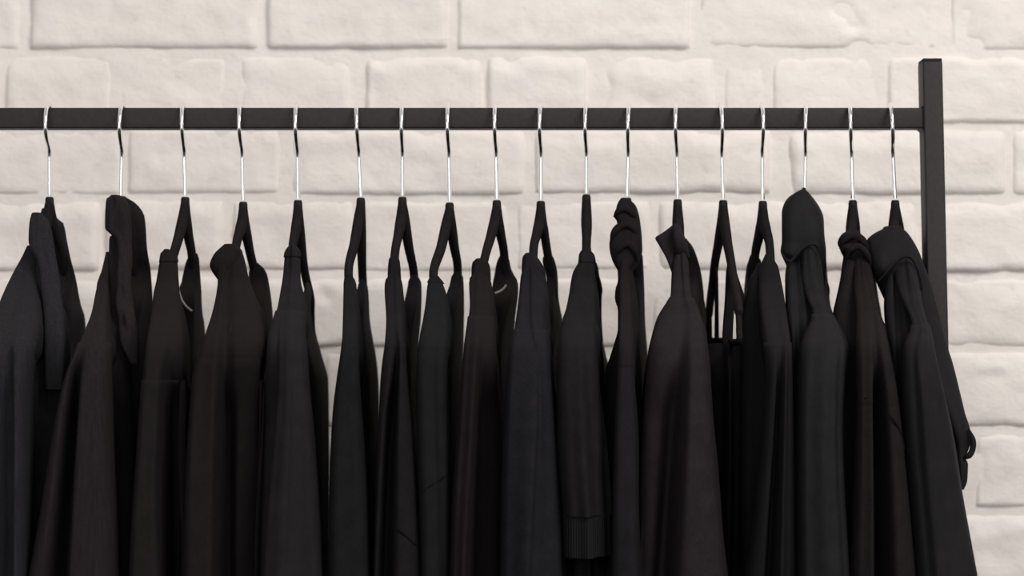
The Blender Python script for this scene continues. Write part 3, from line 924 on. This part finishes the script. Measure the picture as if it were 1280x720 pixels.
G(name='ruffled_blouse', cat='blouse', label='black blouse with a ruffled high neck, twelfth hanger from the left',
  hanger=(786.5, (784, 248), (780, 318), (790, 320)), hanger_label='velvet hanger twelfth from the left, its body hidden by the ruffled neck',
  mat=FB('soft_black_crepe', (0.0185, 0.0165, 0.0165), grain=800), sleeve_mat=FB('blue_black_crepe', (0.0190, 0.0192, 0.0198), grain=700), seam=452,
  near=([(308, 779), (313, 776), (350, 775), (385, 775), (410, 774.5), (430, 774), (470, 772), (560, 768), (640, 766), (720, 765)],
        [(307, 784), (313, 786), (340, 786), (385, 789), (430, 791), (470, 792), (540, 796), (640, 798), (720, 800)]),
  far=([(320, 790), (720, 795)],
       [(300, 801), (320, 803), (360, 805), (400, 806), (440, 809), (470, 811), (560, 811), (720, 810)]),
  body=([(335, 772), (350, 773), (360, 770), (370, 769), (378, 770), (386, 773), (410, 773), (430, 768), (450, 762), (462, 758), (520, 757), (720, 757)],
        [(335, 790), (400, 798), (720, 800)], [(335, .045), (360, .058), (400, .085), (462, .125), (720, .15)]),
  extras=[dict(name='ruffled_collar', L=[(248, 776), (252, 773), (262, 770), (270, 767.5), (274, 771), (279, 772), (284, 769), (295, 764), (305, 762), (315, 763), (325, 766), (335, 771), (342, 775), (372, 779)],
               R=[(248, 786), (251, 791), (262, 796), (275, 799), (290, 801), (310, 802), (325, 796), (342, 787), (372, 786)],
               mids=[(0.25, 0),
                     (0.6, 1)],
               u=[(246, .036), (300, .047), (342, .050), (372, .056)], thick=0.085, edge=0.008, na=0.0018, rh=2, nf=1.6)],
  rolls=[([(768, 271), (773, 264), (781, 261), (790, 266), (796, 278)], .0405, 0.0032, 'ruffle'), ([(764, 304), (767, 292), (775, 283), (785, 281), (793, 288), (798, 304)], .0450, 0.0036, 'ruffle'),
         ([(766, 324), (772, 313), (780, 306), (788, 306), (795, 316), (798, 330)], .0495, 0.0034, 'ruffle')])
G(name='collared_coat', cat='coat', label='mauve-black coat with pointed collar tip sticking out left, thirteenth hanger from the left',
  hanger=(845.5, (847, 250), (847, 318), (851, 320)), hanger_label='velvet hanger thirteenth from the left, standing straight above the pointed collar',
  mat=FB('mauve_black_wool', (0.0290, 0.0250, 0.0252), grain=600), seam=373, proud=0.0009, tip=852,
  near=([(312, 847), (325, 842), (345, 840), (370, 839), (378, 835), (386, 830), (395, 825), (420, 818), (450, 812), (490, 808), (560, 804), (640, 801), (720, 798)],
        [(312, 855), (316, 858), (340, 861), (370, 864), (378, 868), (385, 872), (398, 877), (410, 880), (460, 885), (520, 890), (600, 896), (680, 903), (720, 907)]),
  mids=[([(312, 848), (370, 847), (395, 842), (440, 834), (520, 827), (600, 822), (720, 815)], [(312, 0), (390, 0), (440, -7), (720, -13)]),
        ([(312, 850), (370, 853), (395, 855), (440, 851), (520, 845), (600, 840), (720, 832)], [(312, 0), (395, 0), (440, -10), (720, -20)]),
        ([(312, 852), (370, 857), (395, 864), (440, 864), (520, 861), (600, 858), (720, 852)], 5),
        ([(312, 854), (370, 860), (395, 870), (440, 873), (520, 876), (720, 884)], 5)],
  far=([(300, 855), (400, 862), (720, 865)],
       [(298, 857), (303, 862), (320, 870), (350, 877), (380, 880), (400, 882), (440, 885), (720, 885)]),
  extras=[dict(name='collar', L=[(280, 842), (285, 836), (291, 828), (297, 819), (303, 822), (310, 826), (325, 834), (342, 840)],
               R=[(280, 847), (290, 849), (300, 849), (312, 846), (325, 843.5), (342, 841.5)], u=[(280, .036), (342, .046)], thick=0.014, edge=0.003, rh=1, na=0.0004),
          dict(name='collar_band', L=[(283, 842), (292, 841), (302, 841.5), (312, 843), (322, 847)], R=[(283, 850), (290, 853), (300, 857), (310, 860), (322, 862)],
               u=[(283, .046), (300, .0515), (312, .050), (322, .044)], thick=0.030, rh=1.5)])
STR = [(330, .05), (385, .064), (445, .085)]
G(name='strappy_top', cat='top', label='black top with thin shoulder straps, gaps of wall showing between, fourteenth hanger from the left',
  hanger=(900.5, (904, 251), (914, 333), (894, 330)), hanger_label='velvet hanger fourteenth from the left, carrying the thin straps',
  mat=FB('thin_black_knit', (0.0100, 0.0088, 0.0086), grain=900), sleeves=False, seam=2000, tip=922,
  arm_path=([(917, 350, .075), (921, 372, .115), (924, 392, .15)], [(891, 352, .075), (888, 375, .115), (886, 395, .15)]),
  u=[(430, .088), (440, .098), (470, .12), (720, .14)],
  near=([(430, 886), (438, 883), (470, 884), (560, 893), (720, 903)], [(430, 928), (438, 931), (470, 932), (520, 933), (560, 932), (720, 932)]),
  mids=[([(436, 904), (475, 909), (560, 905), (620, 902), (720, 905)], -12), ([(436, 910), (560, 912), (720, 910)], 3), ([(436, 920), (560, 923), (720, 919)], -8)],
  uf=[(436, .100), (470, .115), (720, .12)],
  far=([(436, 882), (470, 884), (560, 890), (720, 900)], [(436, 900), (470, 915), (560, 918), (720, 922)]),
  extras=[dict(name='strap', L=[(333, 909), (338, 908), (370, 906.5), (430, 903), (448, 903)], R=[(333, 919), (338, 920), (360, 919.5), (390, 918), (420, 916.5), (448, 916)],
               u=STR, thick=0.007, edge=0.003, na=0.0003, rh=3),
          dict(name='strap', L=[(341, 917), (365, 920), (390, 921), (420, 921), (448, 920)], R=[(339, 921), (355, 926), (370, 931), (377, 932.5), (384, 930), (420, 929), (448, 929)],
               u=[(330, .043), (385, .055), (445, .08)], thick=0.006, edge=0.002, na=0.0003, rh=2),
          dict(name='strap', L=[(333, 888), (338, 887), (360, 886), (380, 884), (430, 882), (448, 882)], R=[(333, 895), (340, 893), (380, 889.5), (430, 890), (448, 890)],
               u=STR, sign=-1, thick=0.006, edge=0.002, na=0.0003, rh=2),
          dict(name='strap', L=[(333, 890), (340, 891.5), (380, 893), (430, 892.5), (448, 892)], R=[(332, 896), (338, 897), (380, 898), (430, 898.5), (448, 899)],
               u=[(330, .046), (385, .058), (445, .08)], sign=-1, thick=0.006, edge=0.002, na=0.0003, rh=2)])
G(name='vneck_shirt', cat='shirt', label='deep black smooth shirt with open V neck, fifteenth hanger from the left',
  hanger=(952, (953.5, 252), (962, 311), (944, 322)), hanger_label='velvet hanger fifteenth from the left, above the open V neck',
  mat=FB('deep_black_satin', (0.0110, 0.0106, 0.0106), grain=1200, rough=0.8, spec=0.15), seam=430, proud=0.001,
  near=([(314, 959), (320, 956), (340, 950), (380, 952), (427, 958), (470, 962), (560, 955), (680, 941), (720, 936)],
        [(314, 966), (325, 969), (332, 974), (345, 977), (365, 981), (400, 986), (430, 990), (460, 991), (560, 997), (720, 1003)]),
  mids=[([(312, 962), (400, 966), (430, 970), (470, 970), (560, 966), (640, 960), (720, 955)], [(312, 0), (420, 0), (480, -2)]),
        ([(312, 962.5), (400, 972), (430, 976), (470, 975), (560, 972), (640, 968), (720, 964)], [(312, 0), (415, 0), (480, -7)]),
        ([(312, 963), (400, 978), (430, 983), (470, 981), (560, 979), (720, 975)], [(312, 0), (410, 1), (480, 6)]), ([(312, 964), (400, 982), (470, 987), (560, 987), (720, 986)], [(312, 0), (420, 0), (480, -4)])],
  far=([(320, 937), (326, 935), (335, 932), (350, 930), (380, 928), (420, 929), (480, 928), (560, 926), (720, 922)],
       [(320, 947), (323, 949), (332, 952), (400, 955), (720, 955)]),
  body=([(335, 945), (350, 938), (400, 930), (480, 927), (720, 926)], [(335, 958), (400, 966), (480, 970), (720, 960)], [(335, .042), (400, .075), (480, .11), (720, .13)]))
G(name='funnel_neck_coat', cat='coat', label='charcoal garment with a tall peaked funnel neck hiding its hanger, sixteenth from the left',
  hanger=(1008, (1006, 244), (1005, 318), (1013, 320)), hanger_label='velvet hanger sixteenth from the left, hidden under the tall funnel neck',
  mat=FB('charcoal_scuba', (0.0200, 0.0208, 0.0208), grain=900, rough=0.75), seam=394, tip=1030,
  u=[(300, .050), (340, .064), (380, .118), (400, .152), (415, .175), (435, .196), (480, .208), (720, .222)],
  near=([(308, 1005), (314, 1003), (340, 1002), (360, 1006), (378, 1012), (390, 1017), (398, 1017), (408, 1013), (420, 1008), (440, 1003), (480, 1000), (540, 999), (600, 999), (720, 1000)],
        [(308, 1018), (314, 1022), (340, 1028), (370, 1033), (385, 1038), (396, 1043), (408, 1050), (420, 1056), (440, 1060), (480, 1058), (540, 1056), (600, 1058), (660, 1062), (720, 1066)]),
  mids=[(0.2, 1), (0.5, 4), (0.72, 2), (0.86, -3)], proud=0.0009,
  far=([(300, 1022), (400, 1028), (720, 1028)],
       [(265, 1026), (300, 1030), (335, 1033), (370, 1036), (390, 1039), (420, 1044), (720, 1045)]),
  body=([(325, 985), (345, 983), (400, 985), (430, 987), (720, 990)], [(325, 1006), (345, 1010), (400, 1024), (720, 1030)], [(325, .044), (345, .058), (380, .095), (410, .125), (720, .15)],
        [([(325, 989), (400, 991), (720, 995)], 0), ([(325, 994), (400, 998), (720, 1002)], -3), ([(325, 999), (400, 1006), (720, 1012)], 3), ([(325, 1003), (400, 1014), (720, 1020)], -1)]),
  extras=[dict(name='funnel_neck', L=[(236, 1003), (240, 995), (247, 986), (256, 981), (265, 979), (300, 979), (314, 977), (320, 979), (330, 985), (345, 991), (368, 994)],
               R=[(236, 1007), (240, 1012), (250, 1020), (258, 1025), (265, 1028), (300, 1031), (310, 1032), (330, 1031), (345, 1028), (368, 1027)],
               mids=[(0.25, [(236, 0), (300, 1), (318, 4), (330, -4)]), (0.6, [(236, 0), (300, 2), (330, -4)])],
               u=[(234, .030), (265, .040), (300, .046), (330, .046), (368, .050)], thick=0.09, edge=0.012, rh=3, na=0.0016)],
  rolls=[([(978, 315), (983, 324), (989, 326), (998, 315), (1008, 307), (1018, 305), (1024, 311), (1028, 324)], .0585, 0.0014, 'neck_hem')])
G(name='rollneck_sweatshirt', cat='sweatshirt', label='warm black sweatshirt with rolled neck and curved armhole seam, second hanger from the post',
  hanger=(1063, (1066, 251), (1061, 322), (1072, 324)), hanger_label='velvet hanger second from the post, seen edge-on above a rolled neck',
  mat=FB('warm_black_fleece', (0.0200, 0.0178, 0.0172), grain=500), seam=500, tip=1095,
  near=([(314, 1072), (318, 1070), (345, 1068), (400, 1073), (480, 1073), (560, 1072), (640, 1069), (720, 1066)],
        [(314, 1082), (325, 1089), (345, 1093), (365, 1096), (390, 1100), (410, 1108), (440, 1115), (470, 1122), (520, 1130), (600, 1140), (680, 1148), (720, 1152)]),
  mids=[([(312, 1074), (400, 1078), (480, 1079), (600, 1079), (720, 1077)], 0), ([(312, 1075), (400, 1086), (480, 1089), (600, 1090), (720, 1090)], 3),
        ([(312, 1076), (400, 1093), (480, 1098), (520, 1099), (600, 1101), (720, 1103)], [(312, 0), (420, -3), (520, -18), (720, -18)]),
        ([(312, 1078), (400, 1097), (480, 1108), (600, 1117), (720, 1122)], 0)],
  far=([(320, 1080), (400, 1085), (720, 1085)],
       [(300, 1086), (330, 1092), (365, 1096), (390, 1100), (440, 1106), (720, 1108)]),
  body=([(318, 1056), (350, 1052), (375, 1047), (392, 1044), (430, 1046), (720, 1052)], [(318, 1075), (430, 1085), (720, 1080)], [(318, .042), (345, .054), (400, .10), (430, .13), (720, .15)]),
  seams=[[(1117, 458), (1111, 470), (1106, 484), (1102, 495)], [(1074, 500), (1084, 497), (1095, 498), (1103, 504), (1113, 520), (1124, 536), (1130, 548), (1133, 562)]],
  extras=[dict(name='rolled_collar', L=[(288, 1060), (292, 1054), (300, 1050), (308, 1050.5), (314, 1053), (320, 1057), (332, 1061), (365, 1064)],
               R=[(288, 1074), (292, 1078), (300, 1083), (310, 1087), (322, 1091), (332, 1091), (365, 1088)],
               mids=[(0.3, [(288, 0), (296, 3), (303, -3), (310, 4), (318, 0), (332, -8)]), (0.65, [(288, 0), (298, 4), (306, -3), (313, 4), (322, 0), (332, -4)])],
               u=[(286, .042), (310, .050), (332, .050), (365, .056)], thick=0.085, edge=0.012, rh=2)],
  rolls=[([(1052, 311), (1054, 301), (1062, 295), (1072, 296), (1081, 304), (1088, 318)], .0480, 0.0038, 'collar_roll'),
         ([(1059, 322), (1063, 313), (1071, 308), (1079, 312), (1086, 322), (1090, 334)], .0530, 0.0032, 'collar_roll')])
G(name='hooded_raincoat', cat='coat', label='charcoal hooded coat on the hanger nearest the post, back panel lying against it',
  hanger=(1113, (1119, 251), (1114, 322), (1130, 324)), hanger_label='velvet hanger nearest the upright post, above a wide folded hood',
  mat=FB('charcoal_shell', (0.0190, 0.0192, 0.0196), grain=1000, rough=0.75), seam=408, proud=0.0009, tip=1150, rolls=[([(1203, 572), (1209, 571), (1214, 566), (1216.5, 557), (1215.5, 547), (1212, 536)], 0.151, 0.0026, 'folded_hem'), ([(1099, 351), (1105, 345), (1112, 335), (1122, 325), (1132, 320), (1140, 323), (1146, 333), (1151, 348), (1155, 365)], .072, 0.0016, 'hood_edge')],
  u=[(318, .058), (345, .078), (380, .125), (412, .172), (435, .196), (480, .208), (720, .222)],
  near=([(324, 1127), (328, 1123), (340, 1120), (360, 1124), (380, 1132), (395, 1139), (408, 1142), (415, 1140), (425, 1136), (440, 1133), (480, 1132), (540, 1135), (620, 1142), (720, 1150)],
        [(324, 1139), (328, 1143), (335, 1146), (365, 1152), (395, 1158), (412, 1164), (440, 1170), (500, 1185), (550, 1195), (610, 1205), (660, 1215), (720, 1226)]),
  mids=[([(320, 1130), (380, 1137), (410, 1147), (440, 1141), (500, 1144), (600, 1151), (720, 1161)], -1), ([(320, 1133), (380, 1143), (410, 1152), (440, 1147), (500, 1152), (600, 1160), (720, 1171)], 4),
        ([(320, 1136), (380, 1149), (410, 1157), (440, 1158), (500, 1166), (600, 1178), (720, 1190)], 4), ([(320, 1138), (380, 1152), (410, 1160), (440, 1164), (500, 1176), (600, 1192), (720, 1209)], 1)],
  body=([(340, 1111), (360, 1109), (380, 1108), (430, 1112), (720, 1125)], [(340, 1135), (400, 1150), (430, 1155), (720, 1165)], [(340, .062), (360, .078), (400, .115), (430, .14), (720, .16)],
        [([(340, 1115), (430, 1118), (720, 1130)], 0), ([(340, 1119), (430, 1125), (720, 1138)], -4), ([(340, 1124), (430, 1133), (720, 1145)], 3)]),
  far=([(300, 1105), (400, 1108), (720, 1108)], [(300, 1135), (400, 1138), (720, 1138)]),
  extras=[dict(name='hood', L=[(285, 1106), (288, 1100), (293, 1092), (300, 1086), (310, 1087), (325, 1091), (340, 1095), (354, 1101), (376, 1114)],
               R=[(285, 1129), (288, 1134), (292, 1138), (297, 1142), (305, 1147), (315, 1152), (330, 1157), (340, 1160), (354, 1161), (376, 1150)],
               mids=[(0.2, [(283, 0), (335, 2), (354, -6)]), (0.5, 3), (0.8, 2)],
               u=[(282, .042), (315, .056), (335, .062), (354, .062), (376, .064)], thick=0.09, edge=0.012, rh=4, na=0.002),
          dict(name='back_panel', L=[(335, 1140), (400, 1150), (470, 1168), (520, 1185), (560, 1196), (612, 1198)],
               R=[(335, 1158), (340, 1160), (370, 1170), (410, 1180), (440, 1188), (470, 1196), (515, 1207), (540, 1214.5), (552, 1215), (562, 1212), (572, 1208), (580, 1211), (600, 1210), (612, 1205)],
               u=[(335, .055), (400, .085), (470, .12), (540, .145), (612, .15)], thick=0.022, edge=0.006, bw=0.95, na=0.0014)])
for _i, _g in enumerate(GARMENTS):
    _g['seed'] = 1.7 + _i * 2.31
    garment(_g)
